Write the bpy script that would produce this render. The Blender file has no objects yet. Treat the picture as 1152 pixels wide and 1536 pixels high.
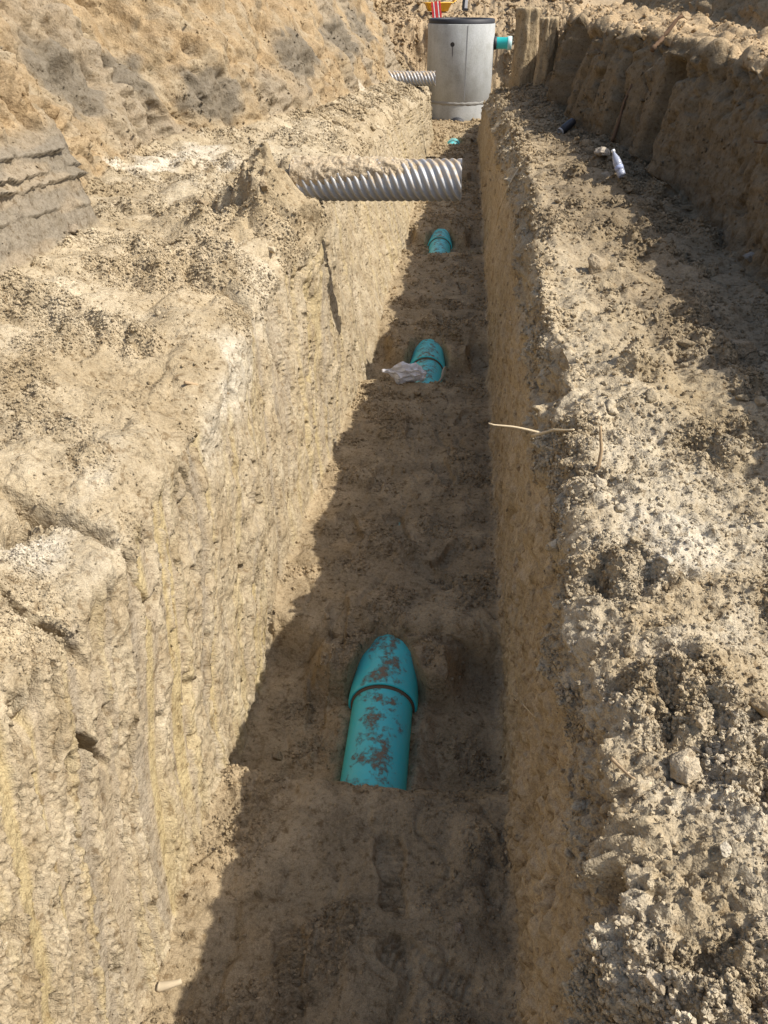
import bpy, bmesh, math, random
import numpy as np
from concurrent.futures import ThreadPoolExecutor
from mathutils import Vector, Matrix, noise as mnoise
random.seed(7); rng = np.random.default_rng(7)
S = bpy.context.scene; COL = S.collection

# ------------------------------------------------------------------ camera, sky, sun, exposure
F_PX, PITCH, YAW, EYE = 1150.0, math.radians(34.2), math.radians(5.2), 2.24
cd = bpy.data.cameras.new('camera'); cam = bpy.data.objects.new('camera', cd); COL.objects.link(cam)
cd.sensor_fit = 'VERTICAL'; cd.sensor_height = 36; cd.lens = F_PX / 1536 * 36
cd.clip_start = 0.05; cd.clip_end = 400
cam.location = (0, 0, EYE); cam.rotation_euler = (math.pi / 2 - PITCH, 0, YAW)
S.camera = cam
CF = np.array([-math.sin(YAW) * math.cos(PITCH), math.cos(YAW) * math.cos(PITCH), -math.sin(PITCH)])
CR = np.array([math.cos(YAW), math.sin(YAW), 0.0]); CU = np.cross(CR, CF); CC = np.array([0, 0, EYE])

SUN_EL, SUN_AZ = 49.5, -9.0            # azimuth measured from +X (right of the trench), negative = towards the viewer
e, a = math.radians(SUN_EL), math.radians(SUN_AZ)
sd = Vector((math.cos(e) * math.cos(a), math.cos(e) * math.sin(a), math.sin(e)))
sl = bpy.data.lights.new('sun', 'SUN'); sl.energy = 4.6; sl.angle = math.radians(0.53); sl.color = (1.0, 0.955, 0.89)
so = bpy.data.objects.new('sun', sl); COL.objects.link(so); so.rotation_euler = sd.to_track_quat('Z', 'Y').to_euler()
so.location = (8, 0, 12)
W = bpy.data.worlds.new('World'); S.world = W; W.use_nodes = True
wn = W.node_tree.nodes; bg = wn['Background']
sk = wn.new('ShaderNodeTexSky'); sk.sky_type = 'NISHITA'; sk.sun_disc = False
sk.sun_elevation = e; sk.sun_rotation = math.atan2(sd.x, sd.y)
sk.air_density = 1.0; sk.dust_density = 2.5; sk.ozone_density = 1.0
W.node_tree.links.new(sk.outputs[0], bg.inputs[0]); bg.inputs[1].default_value = 0.15
S.view_settings.view_transform = 'Standard'; S.view_settings.look = 'None'
S.view_settings.exposure = 0.38; S.view_settings.gamma = 1.0; S.view_settings.use_curve_mapping = False
S.render.engine = 'CYCLES'; S.cycles.max_bounces = 6; S.cycles.diffuse_bounces = 4

# ------------------------------------------------------------------ noise in numpy
_pool = ThreadPoolExecutor(4)
_perm = rng.permutation(256).astype(np.int32); _perm = np.concatenate([_perm, _perm, _perm])
_g = rng.normal(size=(256, 3)); _g = (_g / np.linalg.norm(_g, axis=1)[:, None]).astype(np.float32)
def _perlin(x, y, z):
    xi = np.floor(x); yi = np.floor(y); zi = np.floor(z)
    fx, fy, fz = x - xi, y - yi, z - zi
    xi = xi.astype(np.int32) & 255; yi = yi.astype(np.int32) & 255; zi = zi.astype(np.int32) & 255
    u = fx * fx * fx * (fx * (fx * 6 - 15) + 10); v = fy * fy * fy * (fy * (fy * 6 - 15) + 10); w = fz * fz * fz * (fz * (fz * 6 - 15) + 10)
    def g(dx, dy, dz):
        h = _perm[_perm[_perm[(xi + dx) & 255] + ((yi + dy) & 255)] + ((zi + dz) & 255)]
        G = _g[h]
        return G[:, 0] * (fx - dx) + G[:, 1] * (fy - dy) + G[:, 2] * (fz - dz)
    def lx(dy, dz):
        p = g(0, dy, dz); return p + u * (g(1, dy, dz) - p)
    def ly(dz):
        p = lx(0, dz); return p + v * (lx(1, dz) - p)
    p = ly(0)
    return (p + w * (ly(1) - p)) * 1.7
def perlin(x, y, z, seed=0):
    shp = np.broadcast(x, y, z).shape
    x, y, z = [np.ascontiguousarray(np.broadcast_to(np.asarray(q, np.float32), shp)).ravel() for q in (x, y, z)]
    o = np.float32(seed * 17.31)
    n = len(x); k = max(1, min(16, n // 40000)); cuts = np.linspace(0, n, k + 1).astype(int)
    res = list(_pool.map(lambda i: _perlin(x[cuts[i]:cuts[i + 1]] + o, y[cuts[i]:cuts[i + 1]] + o * 1.7, z[cuts[i]:cuts[i + 1]] - o), range(k)))
    return np.concatenate(res).reshape(shp)
def sstep(a, b, x):
    t = np.clip((x - a) / (b - a), 0, 1); return t * t * (3 - 2 * t)
def lerp(a, b, t): return a + (b - a) * t

# ------------------------------------------------------------------ materials
def mat(name, color=(.5, .5, .5), rough=.6, metal=0.0, spec=.5):
    m = bpy.data.materials.new(name); m.use_nodes = True
    b = m.node_tree.nodes['Principled BSDF']
    b.inputs['Base Color'].default_value = (*color, 1); b.inputs['Roughness'].default_value = rough
    b.inputs['Metallic'].default_value = metal; b.inputs['Specular IOR Level'].default_value = spec
    return m
class NT:
    def __init__(s, m): s.t = m.node_tree; s.b = s.t.nodes['Principled BSDF']
    def n(s, kind, **kw):
        q = s.t.nodes.new(kind)
        for k, v in kw.items():
            if k in ('operation', 'blend_type', 'data_type', 'attribute_name', 'attribute_type', 'feature', 'noise_dimensions', 'distance', 'invert', 'noise_type', 'vector_type'): setattr(q, k, v)
            else: q.inputs[k.replace('_', ' ')].default_value = v
        return q
    def l(s, a, b): s.t.links.new(a, b)
    def ramp(s, fac, stops):
        r = s.t.nodes.new('ShaderNodeValToRGB'); s.l(fac, r.inputs[0]); el = r.color_ramp.elements
        while len(el) < len(stops): el.new(.5)
        for q, (p, c) in zip(el, stops):
            q.position = p; q.color = (*c, 1) if len(c) == 3 else c
        return r.outputs[0]
    def mix(s, fac, a, b, mode='MIX'):
        q = s.t.nodes.new('ShaderNodeMix'); q.data_type = 'RGBA'; q.blend_type = mode
        for i, v in ((0, fac), (6, a), (7, b)):
            if isinstance(v, (int, float)): q.inputs[i].default_value = v
            elif isinstance(v, tuple): q.inputs[i].default_value = (*v, 1)
            else: s.l(v, q.inputs[i])
        return q.outputs[2]
    def noise(s, vec, scale, detail=3, rough=.6):
        q = s.t.nodes.new('ShaderNodeTexNoise'); q.inputs['Scale'].default_value = scale; q.inputs['Detail'].default_value = detail
        q.inputs['Roughness'].default_value = rough
        if vec is not None: s.l(vec, q.inputs['Vector'])
        return q.outputs[0]
    def bump(s, h, strength, dist, normal=None):
        q = s.t.nodes.new('ShaderNodeBump'); q.inputs['Strength'].default_value = strength; q.inputs['Distance'].default_value = dist
        s.l(h, q.inputs['Height'])
        if normal is not None: s.l(normal, q.inputs['Normal'])
        return q.outputs[0]
def soil_material(name, source):
    m = mat(name, rough=.97, spec=.12); t = NT(m)
    pos = t.n('ShaderNodeNewGeometry').outputs['Position']
    if source == 'object':
        base = t.t.nodes.new('ShaderNodeObjectInfo').outputs['Color']
    else:
        base = t.n('ShaderNodeAttribute', attribute_name='soil', attribute_type=source).outputs['Color']
    f1 = t.noise(pos, 70, 5, .7); f2 = t.noise(pos, 9, 3, .6); f3 = t.noise(pos, 330, 2, .7)
    c = t.mix(1.0, base, t.ramp(f1, [(.28, (.68, .66, .63)), (.5, (1, 1, 1)), (.75, (1.18, 1.2, 1.22))]), 'MULTIPLY')
    c = t.mix(1.0, c, t.ramp(f2, [(.3, (.86, .84, .80)), (.55, (1, 1, 1)), (.75, (1.1, 1.1, 1.08))]), 'MULTIPLY')
    c = t.mix(1.0, c, t.ramp(f3, [(.3, (.74, .73, .72)), (.5, (1, 1, 1)), (.72, (1.2, 1.2, 1.2))]), 'MULTIPLY')
    f4 = t.noise(pos, 26, 7, .68)
    c = t.mix(1.0, c, t.ramp(f4, [(.36, (.60, .55, .49)), (.45, (.98, .98, .97)), (.62, (1.03, 1.03, 1.03))]), 'MULTIPLY')
    t.l(c, t.b.inputs['Base Color'])
    n = t.bump(t.noise(pos, 17, 4, .65), .45, .05)
    n = t.bump(t.noise(pos, 60, 4, .65), 0.6, .012, n)
    n = t.bump(t.noise(pos, 220, 3, .6), .45, .004, n)
    t.l(n, t.b.inputs['Normal'])
    return m
M_SOIL = soil_material('soil', 'GEOMETRY'); M_CRUMB = soil_material('soil_crumb', 'INSTANCER'); M_CLOD = soil_material('soil_clod', 'object')

# ------------------------------------------------------------------ terrain: one lofted sheet, cut into named pieces
def tab(Y, *kn):
    k = np.array(kn, float); return np.interp(Y, k[:, 0], k[:, 1])
NR = 1090
Yv = np.concatenate([np.linspace(-4, .38, 34, endpoint=False), np.exp(np.linspace(math.log(.38), math.log(21.5), NR)), np.linspace(21.8, 60, 60)])
R = len(Yv)
PITS = [(1.60, 1.78, 2.36, 2.43), (4.88, 5.02, 5.74, 5.81), (8.1, 8.25, 9.15, 9.27), (11.7, 11.9, 12.3, 12.7), (14.9, 15.1, 15.7, 16.1)]
def pitz(Y):
    z = np.zeros_like(Y)
    for i, (a_, b_, c_, d_) in enumerate(PITS):
        z -= (.27, .24, .24, .2, .15)[i] * sstep(a_, b_, Y) * (1 - sstep(c_, d_, Y))
    return z
def far_blend(Y, Z):
    fz = 1.78 + np.clip((Y - 22.2) * .33, 0, 3.0) - .25 * sstep(21.8, 21.0, Y) * 0
    w = sstep(19.35, 20.6, Y)
    return lerp(Z, np.maximum(Z, fz), w)
Y = Yv
toeX = tab(Y, (-4, -1.7), (2.9, -1.8), (3.85, -1.75), (4.15, -2.08), (5.4, -2.3), (6.4, -2.34), (7.0, -1.95), (7.5, -1.75), (9, -1.58), (12, -1.33), (13.5, -1.25), (16, -1.15), (18, -1.5), (19, -1.9))
toeZ = tab(Y, (-4, 1.28), (8, 1.29), (9, 1.2), (12, 1.13), (14, 1.03), (19, 1.0))
lcX = tab(Y, (-4, -1.0), (1, -.97), (1.3, -.9), (1.9, -.89), (2.4, -.88), (3.6, -.91), (4.1, -.83), (4.5, -.84), (5.6, -.93), (6.3, -.98), (9, -.95), (12, -.85), (13.5, -.72), (15, -.62), (16.6, -.7), (17.6, -1.0), (19, -1.2))
lcZ = tab(Y, (-4, 1.12), (1, 1.1), (1.4, 1.12), (2.5, 1.15), (3.6, 1.2), (4.4, 1.27), (6, 1.12), (9, 1.05), (12, .95), (13.5, .89), (15, .85), (19, .8))
lbX = tab(Y, (-4, -.73), (2.8, -.71), (4.8, -.6), (8, -.55), (13, -.54), (15.7, -.5), (16.5, -.56), (17.5, -.95), (19, -1.1))
rbX = tab(Y, (-4, .27), (4, .28), (8, .31), (16.2, .31), (16.9, .5), (17.6, .8), (19, .95))
ruX = tab(Y, (-4, .29), (1, .29), (2, .32), (3, .31), (5, .38), (9, .39), (13, .37), (15.8, .36), (17, .6), (18, 1.0), (19, 1.05))
rcX = tab(Y, (-4, .44), (.8, .32), (1.5, .335), (1.9, .40), (2.5, .40), (3.2, .355), (4, .40), (5.4, .48), (8, .5), (12, .5), (14, .5), (16, .52), (17, .8), (18, 1.15), (19, 1.2))
rcZ = tab(Y, (-4, 1.1), (.8, 1.09), (1.5, 1.13), (2.2, 1.19), (4, 1.2), (6, 1.18), (9, 1.1), (12, 1.02), (13.9, .9), (15.8, .6), (17, .6), (19, .8))
rtX = tab(Y, (-4, 1.25), (2.8, 1.32), (4.4, 1.4), (5.6, 1.42), (7.2, 1.38), (8.2, 1.1), (12.2, 1.1), (13.2, 1.2), (14.2, 1.5), (15, 1.8), (19, 2.0))
rtZ = tab(Y, (-4, 1.12), (8, 1.15), (12, 1.15), (13.5, 1.12), (14.5, .95), (19, .9))
end = sstep(13.7, 14.4, Y)
btZ = lerp(tab(Y, (-4, 1.89), (6, 1.92), (9, 1.98), (14, 2.0)), 1.0, end)
fz_ = pitz(Y)
bend = sstep(15.5, 17, Y)
CP = [  # (X, Z) of every control line
    (np.full(R, -14.0), np.full(R, 4.4)),
    (toeX - 1.25, np.full(R, 3.2)),
    (np.where(Y < 4, -1.92, toeX - .2), toeZ + tab(Y, (-4, .42), (3.9, .42), (4.4, .3), (9, .45), (19, .5))),
    (toeX, toeZ),
    ((toeX + lcX) / 2 - .08, (toeZ * .45 + lcZ * .55) + .02),
    (lcX - .10, lcZ + .0),
    (lcX + .05, lcZ - .14),
    (lbX, fz_ * .75 + .02),
    (rbX, fz_ * .75 + .01),
    (ruX - .005, rcZ - .22),
    (rcX, rcZ),
    ((rcX * .45 + rtX * .55), (rcZ + rtZ) / 2 + .01),
    (rtX, rtZ),
    (rtX + lerp(.16, .1, end), btZ),
    (lerp(np.full(R, 2.35), np.maximum(rtX + .5, 2.6), end), lerp(btZ + .02, 1.2, end)),
    (np.full(R, 2.6), lerp(2.42, 1.25, bend)),
    (np.full(R, 14.0), lerp(2.6, 1.4, bend)),
]
CP = [(x, far_blend(Y, z)) for x, z in CP]
COUNTS = [8, 130, 70, 110, 90, 40, 220, 165, 120, 60, 90, 95, 140, 45, 40, 8]
SEG = ['bank', 'bank', 'clay', 'lbench', 'lbench', 'lcrest', 'lwall', 'floor', 'rwall', 'rcrest', 'rbench', 'rbench', 'rbank', 'plateau', 'second', 'second']
cs, cu = [], []
for i, c in enumerate(COUNTS):
    u = np.arange(c) / c
    if i == 0: u = 1 - (1 - u) ** 2
    if i == 15: u = u ** 2
    cs += [i] * c; cu += list(u)
cs.append(15); cu.append(1.0); cs = np.array(cs); cu = np.array(cu); NC = len(cs)
CX = np.stack([p[0] for p in CP], 1); CZ = np.stack([p[1] for p in CP], 1)
GX = CX[:, cs] * (1 - cu) + CX[:, cs + 1] * cu
GZ = CZ[:, cs] * (1 - cu) + CZ[:, cs + 1] * cu
def blur_cols(A, n):
    for _ in range(n):
        P = np.pad(A, ((0, 0), (2, 2)), 'edge')
        A = (P[:, :-4] + 4 * P[:, 1:-3] + 6 * P[:, 2:-2] + 4 * P[:, 3:-1] + P[:, 4:]) / 16
    return A
GX, GZ = blur_cols(GX, 14), blur_cols(GZ, 14)
def blur_rows(A, n):
    for _ in range(n):
        P = np.pad(A, ((2, 2), (0, 0)), 'edge')
        A = (P[:-4] + 4 * P[1:-3] + 6 * P[2:-2] + 4 * P[3:-1] + P[4:]) / 16
    return A
GX, GZ = blur_rows(GX, 6), blur_rows(GZ, 6)
GY = np.repeat(Yv[:, None], NC, 1)
def normals(X, Y_, Z):
    dcx, dcy, dcz = np.gradient(X, axis=1), np.gradient(Y_, axis=1), np.gradient(Z, axis=1)
    drx, dry, drz = np.gradient(X, axis=0), np.gradient(Y_, axis=0), np.gradient(Z, axis=0)
    nx = dcy * drz - dcz * dry; ny = dcz * drx - dcx * drz; nz = dcx * dry - dcy * drx
    l = np.sqrt(nx * nx + ny * ny + nz * nz) + 1e-12
    return nx / l, ny / l, nz / l
NX, NY, NZ = normals(GX, GY, GZ)
def zone(*names, soft=10):
    w = np.array([1.0 if SEG[s] in names else 0.0 for s in cs])[None, :]
    return blur_cols(w, soft)
farw = sstep(19.0, 20.0, Yv)[:, None]
zF = zone('floor') * (1 - farw); zLW = zone('lwall') * (1 - farw); zLC = zone('lcrest', soft=20) * (1 - farw); zLB = zone('lbench') * (1 - farw)
clayY = 1 - sstep(3.95, 4.3, GY)
zC = zone('clay') * clayY; zB = zone('bank') + zone('clay') * (1 - clayY); zRW = zone('rwall') * (1 - farw); zRC = zone('rcrest', soft=16) * (1 - farw); zRB = zone('rbench') * (1 - farw)
zRK = zone('rbank') * (1 - farw); zP = zone('plateau') * (1 - farw); zS = zone('second') * (1 - farw)
space = np.gradient(Yv)[:, None]
def lod(wl): return np.clip(wl / (2.6 * space) - .4, 0, 1)
def per(wl, seed, wz=None, wx=None, wy=None): return perlin(GX / (wx or wl), GY / (wy or wl), GZ / (wz or wl), seed)
# base coordinates are warped a little so that nothing lines up with the grid
p40 = per(.45, 1); p18 = per(.2, 2); b10 = np.abs(per(.11, 3)); b05 = np.abs(per(.055, 4)) * lod(.055); b25 = np.abs(per(.26, 5))
p025 = per(.026, 6) * lod(.026); b025 = np.abs(p025); p010 = per(.009, 31) * lod(.009); p012 = per(.0125, 7) * lod(.0125); m1 = per(.6, 8); m2 = per(.17, 9)
LY = GY - .55 * GZ * (GX < 0)      # the bucket teeth rose in an arc, so scrapes lean along the trench
fl1 = perlin(GX / 1.5, LY / .3, GZ / 1.6, 10); fl2 = perlin(GX / .4, LY / .06, GZ / .55, 11) * lod(.06); fl3 = perlin(GX / .15, LY / .02, GZ / .2, 12) * lod(.02)
flk = np.abs(perlin(GX / .06, LY / .045, GZ / .075, 32)) * lod(.045); flk2 = np.abs(perlin(GX / .024, LY / .018, GZ / .026, 33)) * lod(.018)
shp = 1 - np.minimum(np.abs(per(.12, 45)) * 3, 1); shp2 = 1 - np.minimum(np.abs(per(.05, 46)) * 3, 1) * lod(.05)
chunkmask = sstep(-.25, .35, m2 + .5 * m1)
p05 = per(.06, 4) * lod(.06)
rub = .075 * b25 + .040 * b10 + .012 * b05 + .020 * p05 + .004 * b025 + .011 * p025 + .009 * p012 + .004 * p010 - .03
fine = .016 * b05 + .010 * b025 + .005 * p012
gou = sstep(.0, .35, perlin(GX / 2, GY / .9, GZ / 1.1, 34)) * sstep(4.6, 6.5, GY)          # gouged upright patches farther along
vfl = perlin(GX / 1.2, GY / .16, GZ / 1.1, 35) * lod(.16); hst = perlin(GX / .3, GY / .3, GZ / .07, 36)
crk = np.minimum(np.abs(perlin(GX / .3, (GY - .5 * GZ) / .22, GZ / .4, 37)) * 4, 1)
D = np.zeros((R, NC))
p05 = per(.06, 4) * lod(.06)
band = perlin(GX / 2, LY / .055, GZ / 2.2, 13) + .35 * perlin(GX / 2, LY / .2, GZ / .8, 50) * 1.2
smooth_fl = sstep(.03, .12, band) * (1 - .75 * sstep(3.2, 5.5, GY)) * sstep(-.35, .05, per(.3, 51) + .25)       # strips smeared smooth by the bucket teeth
chip_v = perlin(GX / .05, LY / .022, GZ / .085, 32) * lod(.022); far_v = sstep(2.6, 4.5, GY)
fsr = (1 - np.minimum(np.abs(perlin(GX / 1.0, LY / .22, GZ / .8, 66)) * 14, 1)) * sstep(.05, .3, perlin(GX / 1.0, LY / .5, GZ / .35, 67))
pitm = sstep(.30, .5, perlin(GX / .05, LY / .04, GZ / .08, 44) + .3 * m2)
wallL = .030 * p40 + .016 * fl1 + (1 - smooth_fl * .93) * (.013 * p18 + .008 * per(.09, 52) + .007 * p05 + .006 * p025 + .008 * p012 + .008 * p010 + .004 * fl3 + far_v * .042 * chip_v - .045 * pitm) - .014 * smooth_fl - .06 * fsr
D += zLW * wallL
D += zLC * (.05 * p40 + .045 * p18 + .03 * b10 + 1.0 * fine + .008 * p025 + .004 * p010)
crust = sstep(-.1, .35, per(.32, 57) + .3 * m2 + .8 * np.exp(-((GX + 1.0) / .35) ** 2 - ((GY - 4.4) / .6) ** 2))
D += zLB * (.035 * p40 + .03 * p18 + 1.15 * rub * (.12 + 1.05 * crust) + .012 * p18 - .02 * (1 - crk) * (1 - crust) + .005 * p025 + .006 * p012 + .004 * p010)
D += zC * (.02 * p40 + .008 * fl2 + .25 * fine)
dia = perlin(GX / .09, (GY + .6 * GZ) / .10, (GZ - .35 * GY) / .35, 14) * lod(.09)
sc1 = perlin(GX / .5, (GY + .45 * GZ) / .05, GZ / .45, 54) * lod(.05); sc2 = perlin(GX / .3, (GY + .2 * GZ) / .14, GZ / .5, 55) * lod(.14)
pitb = sstep(.25, .5, perlin(GX / .2, (GY + .4 * GZ) / .07, GZ / .16, 56) + .35 * p40) * lod(.07)
D += zB * (.12 * m1 * zone('bank') + .07 * p40 + .03 * p18 + .04 * sc2 + .034 * sc1 + .022 * p05 + .030 * p025 + .018 * p012 - .02 * shp2 * chunkmask - .02 * shp * chunkmask - .07 * pitb + gou * (.06 * vfl + .05 * hst) - .05 * (1 - crk) * (.2 + chunkmask) + .25 * rub * chunkmask)
fcr = sstep(.05, .45, per(.22, 38) + .5 * p40)             # crumbled parts between trodden flat ones
foot_soft = .024 * p40 + .024 * p18 + .006 * p05 - .02 * (1 - np.minimum(np.abs(per(.24, 65)) * 6, 1)) * sstep(-.1, .3, p40 + .5 * m2) + .016 * b10 * fcr + .016 * b05 * fcr + .012 * p025 * (.15 + fcr) + .006 * p012 * (.2 + fcr) - .010 * (1 - np.minimum(np.abs(m2) * 7, 1)) + .004 * p010 * fcr
D += zF * foot_soft
wallR = .03 * p40 + .014 * fl1 + .013 * fl2 + .014 * p18 + .012 * p05 + .014 * chip_v + .012 * p025 - .03 * pitm * chunkmask + .005 * p012 + .005 * fl3 + .003 * p010
D += zRW * wallR
D += zRC * (.06 * p40 + .05 * p18 + .6 * rub - .01 * shp2 + .012 * p05 + .008 * p012 + .005 * p010)
D += zRB * (.03 * p40 + .035 * p18 + 1.25 * rub * (.25 + .95 * crust) + .008 * p05 + .008 * p025 + .008 * p012 + .005 * p010)
flR = perlin(GX / 2.0, GY / .42, GZ / 3.0, 15); flR2 = perlin(GX / 1.0, GY / .13, GZ / 1.2, 16) * lod(.13)
rdg = np.abs(perlin(GX / 2.5, GY / .55 + .3 * m1, GZ / 3.5, 39)); chip = np.abs(per(.10, 40, wz=.13)) * lod(.1)
farR = sstep(5.6, 6.8, GY); fis = 1 - np.minimum(np.abs(perlin(GX / 1.5, GY / .34, GZ / 1.8, 49)) * 7, 1)
q = GY / .42 + .5 * m1 + .15 * m2; qi = np.floor(q); qf = q - qi
hsh = lambda k: np.modf(np.abs(np.sin(k * 127.1) * 43758.5))[0]
blk = lerp(hsh(qi), hsh(qi + 1), sstep(.80, 1.0, qf)); slit = np.exp(-((qf - .9) / .05) ** 2)
vr = np.abs(perlin(GX / 1.5, GY / .17, GZ / 1.4, 61)) * lod(.17); vr2 = perlin(GX / .6, GY / .05, GZ / .5, 62) * lod(.05)
D += zRK * (farR * (.36 * (blk - .5) - .15 * slit + .10 * (rdg - .25)) + .02 * flR - .07 * vr * (.4 + farR) + .020 * vr2 + .015 * p18 + .018 * p05 + .020 * p025 + .012 * p012 - .06 * pitb * chunkmask - .03 * (1 - crk) * chunkmask - .03 * np.minimum(chip, .3) * chunkmask)
D += zRK * sstep(1.66, 1.85, GZ) * (.7 * rub - .05 * shp - .03)
D += zP * (.05 * p40 + .05 * p18 + 1.3 * rub + .01)
D += zS * (.12 * flR + .08 * p18 + .07 * np.minimum(chip, .3) + .05 * b10 + .03 * b05)
D += farw * (1 - zB) * (.15 * m1 + .08 * p40 + 1.5 * rub)
# shallow relief with a place of its own
def blob(x, y, z, rx, ry, rz): return np.exp(-(((GX - x) / rx) ** 2 + ((GY - y) / ry) ** 2 + ((GZ - z) / rz) ** 2))
nearR = zRB + zRC
D += nearR * .08 * blob(.50, .9, 1.0, .2, .45, .4)
bl_ = blob(-.98, 4.24, 1.3, .24, .30, .45)
D += np.clip(zLB + .8 * zLC + .25 * zLW, 0, 1) * bl_ * (.30 + .10 * p18 + .9 * rub - .06 * shp + .06 * p05 + .03 * p025)
# gouged ledges on the grey clay face beside the left bench
cw = zC * sstep(2.2, 2.8, GY) * (1 - sstep(3.85, 4.1, GY))
zz = GZ + .022 * p18 + .012 * m2 + .008 * per(.05, 41) + .10 * (GY - 3.3)
for z0, am in ((1.435, .018), (1.545, .034), (1.59, .03), (1.67, .022)):
    t = (zz - z0) / .045
    am = am * np.clip(.85 + 1.8 * per(.16, 60 + int(z0 * 100) % 7), .25, 1.6)
    D += cw * am * np.where((t > 0) & (t < 1), (1 - t), 0) * (.6 + .7 * np.clip(m2 + .5, 0, 1.4))
# deep notch and pillars in the right bank
D -= zRK * .75 * sstep(6.02, 6.05, GY) * (1 - sstep(6.46, 6.50, GY)) * sstep(1.1, 1.25, GZ) * (1 - sstep(1.72, 1.86, GZ))
D += zRK * .13 * sstep(5.2, 5.9, GY) * (1 - sstep(5.98, 6.01, GY))
D += zRK * .10 * np.exp(-((GY - 7.4) / .22) ** 2)
D -= zRK * .15 * np.exp(-((GY - 11.0) / .3) ** 2) + zRK * .14 * np.exp(-((GY - 12.6) / .22) ** 2)
FX, FY, FZ = GX + NX * D, GY + NY * D, GZ + NZ * D
for i_, jy in enumerate((2.12, 5.42, 8.82, 12.2, 15.55)):
    px_ = np.interp(GY, [0, 2, 5, 8, 14, 18], [-.20, -.20, -.165, -.18, -.14, -.12])
    ad_ = np.abs(FX - px_ + .02 * p18); wy_ = .155 - (.115 if i_ == 0 else .05) * np.clip((GY - jy - .03) / .33, 0, 1)
    add_ = zF * .27 * sstep(wy_ - .012, wy_ + .03, ad_) * (1 - sstep(.20, .36, ad_)) * sstep(jy + .02, jy + .12, GY) * (1 - sstep(jy + .33, jy + .48, GY)) * (.85 + .5 * m2)
    FZ = FZ + np.minimum(add_, np.maximum(0, -.03 + .04 * p18 + .03 * p05 - FZ))
    FZ = FZ + zF * .05 * np.exp(-((np.abs(FX - px_) - .16) / .05) ** 2) * sstep(jy - .5, jy - .3, GY) * (1 - sstep(jy - .05, jy + .1, GY)) * (.5 + b10)
# boot prints pressed into the trench floor: (x, y, heading, depth)
PRINTS = [(-.10, 1.32, .15, .016), (-.42, 2.42, .1, .022), (-.47, 2.15, .05, .016), (.05, 2.95, -.5, .024), (-.22, 3.15, .35, .022), (-.35, 3.6, -.2, .02), (.0, 3.7, .25, .02), (-.2, 4.2, 0, .02), (-.35, 1.0, .2, .012), (.02, 1.05, 1.2, .014),
          (-.1, 6.1, .2, .025), (-.25, 6.6, -.2, .025), (.1, 6.9, .1, .025), (-.15, 7.2, .3, .02), (-.45, 3.1, .4, .02), (.12, 4.4, -.3, .02), (-.05, 1.85 + .95, .9, .018)]
for x, y, h, dp in PRINTS:
    dx, dy = FX - x, FY - y
    lx_, ly_ = dx * math.cos(h) + dy * math.sin(h), -dx * math.sin(h) + dy * math.cos(h)
    wdt = .047 - .012 * np.exp(-((ly_ + .03) / .05) ** 2) + .006 * sstep(0, .1, ly_)
    d = np.maximum(np.abs(lx_) / wdt, np.abs(ly_) / .145)
    d = np.sqrt((lx_ / wdt) ** 4 + (ly_ / .145) ** 4) ** .5 + .09 * p05 + .07 * p025
    ins = 1 - sstep(.86, 1.02, d)
    tread = .0045 * np.sign(np.sin(ly_ * 2 * math.pi / .022 + 2 * np.abs(lx_) / wdt)) * lod(.03)
    rim = np.exp(-((d - 1.12) / .12) ** 2) * .011
    FZ = FZ + zF * (-1.5 * dp * ins + tread * ins * (.5 + .5 * np.clip(m2 * 3 + .5, 0, 1)) + rim * (.2 + 1.2 * fcr))
# ---- projection and picking on the finished ground
def project(X, Y_, Z):
    qx, qy, qz = X - CC[0], Y_ - CC[1], Z - CC[2]
    d = qx * CF[0] + qy * CF[1] + qz * CF[2]; d = np.where(d < .05, 1e9, d)
    return 576 + F_PX * (qx * CR[0] + qy * CR[1]) / d, 768 - F_PX * (qx * CU[0] + qy * CU[1] + qz * CU[2]) / d, d
PX, PY, PD = project(FX, FY, FZ)
def pick(x, y, r=3.0):
    ok = (np.abs(PX - x) < r) & (np.abs(PY - y) < r) & (PD < 1e8)
    if not ok.any(): return pick(x, y, r * 2)
    idx = np.flatnonzero(ok.ravel()); k = idx[np.argmin(PD.ravel()[idx])]
    i, j = divmod(k, NC); return i, j
def spot(x, y):
    i, j = pick(x, y); return Vector((FX[i, j], FY[i, j], FZ[i, j]))
def wall_dent(x, y, ry, rz, depth, tilt=0.0):
    global FX, FY, FZ
    p = spot(x, y)
    dy = (FY - p.y) - tilt * (FZ - p.z); dz = FZ - p.z
    g = np.exp(-((dy / ry) ** 4 + (dz / rz) ** 2)) * (np.abs(FX - p.x) < .25)
    FX = FX - NX * g * depth; FY = FY - NY * g * depth; FZ = FZ - NZ * g * depth
for d in [(150, 1130, .012, .050, .22, -.25), (58, 925, .012, .10, .18, 0), (98, 775, .016, .05, .2, .3), (355, 440, .045, .05, .2, .4), (380, 470, .02, .05, .15, .3), (20, 790, .06, .014, .16, 0), (290, 730, .012, .06, .12, 0), (275, 760, .01, .05, .1, 0), (820, 1340, .02, .03, .08, 0), (890, 1345, .03, .035, .14, 0), (345, 590, .02, .03, .08, 0)]:
    wall_dent(*d)
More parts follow.
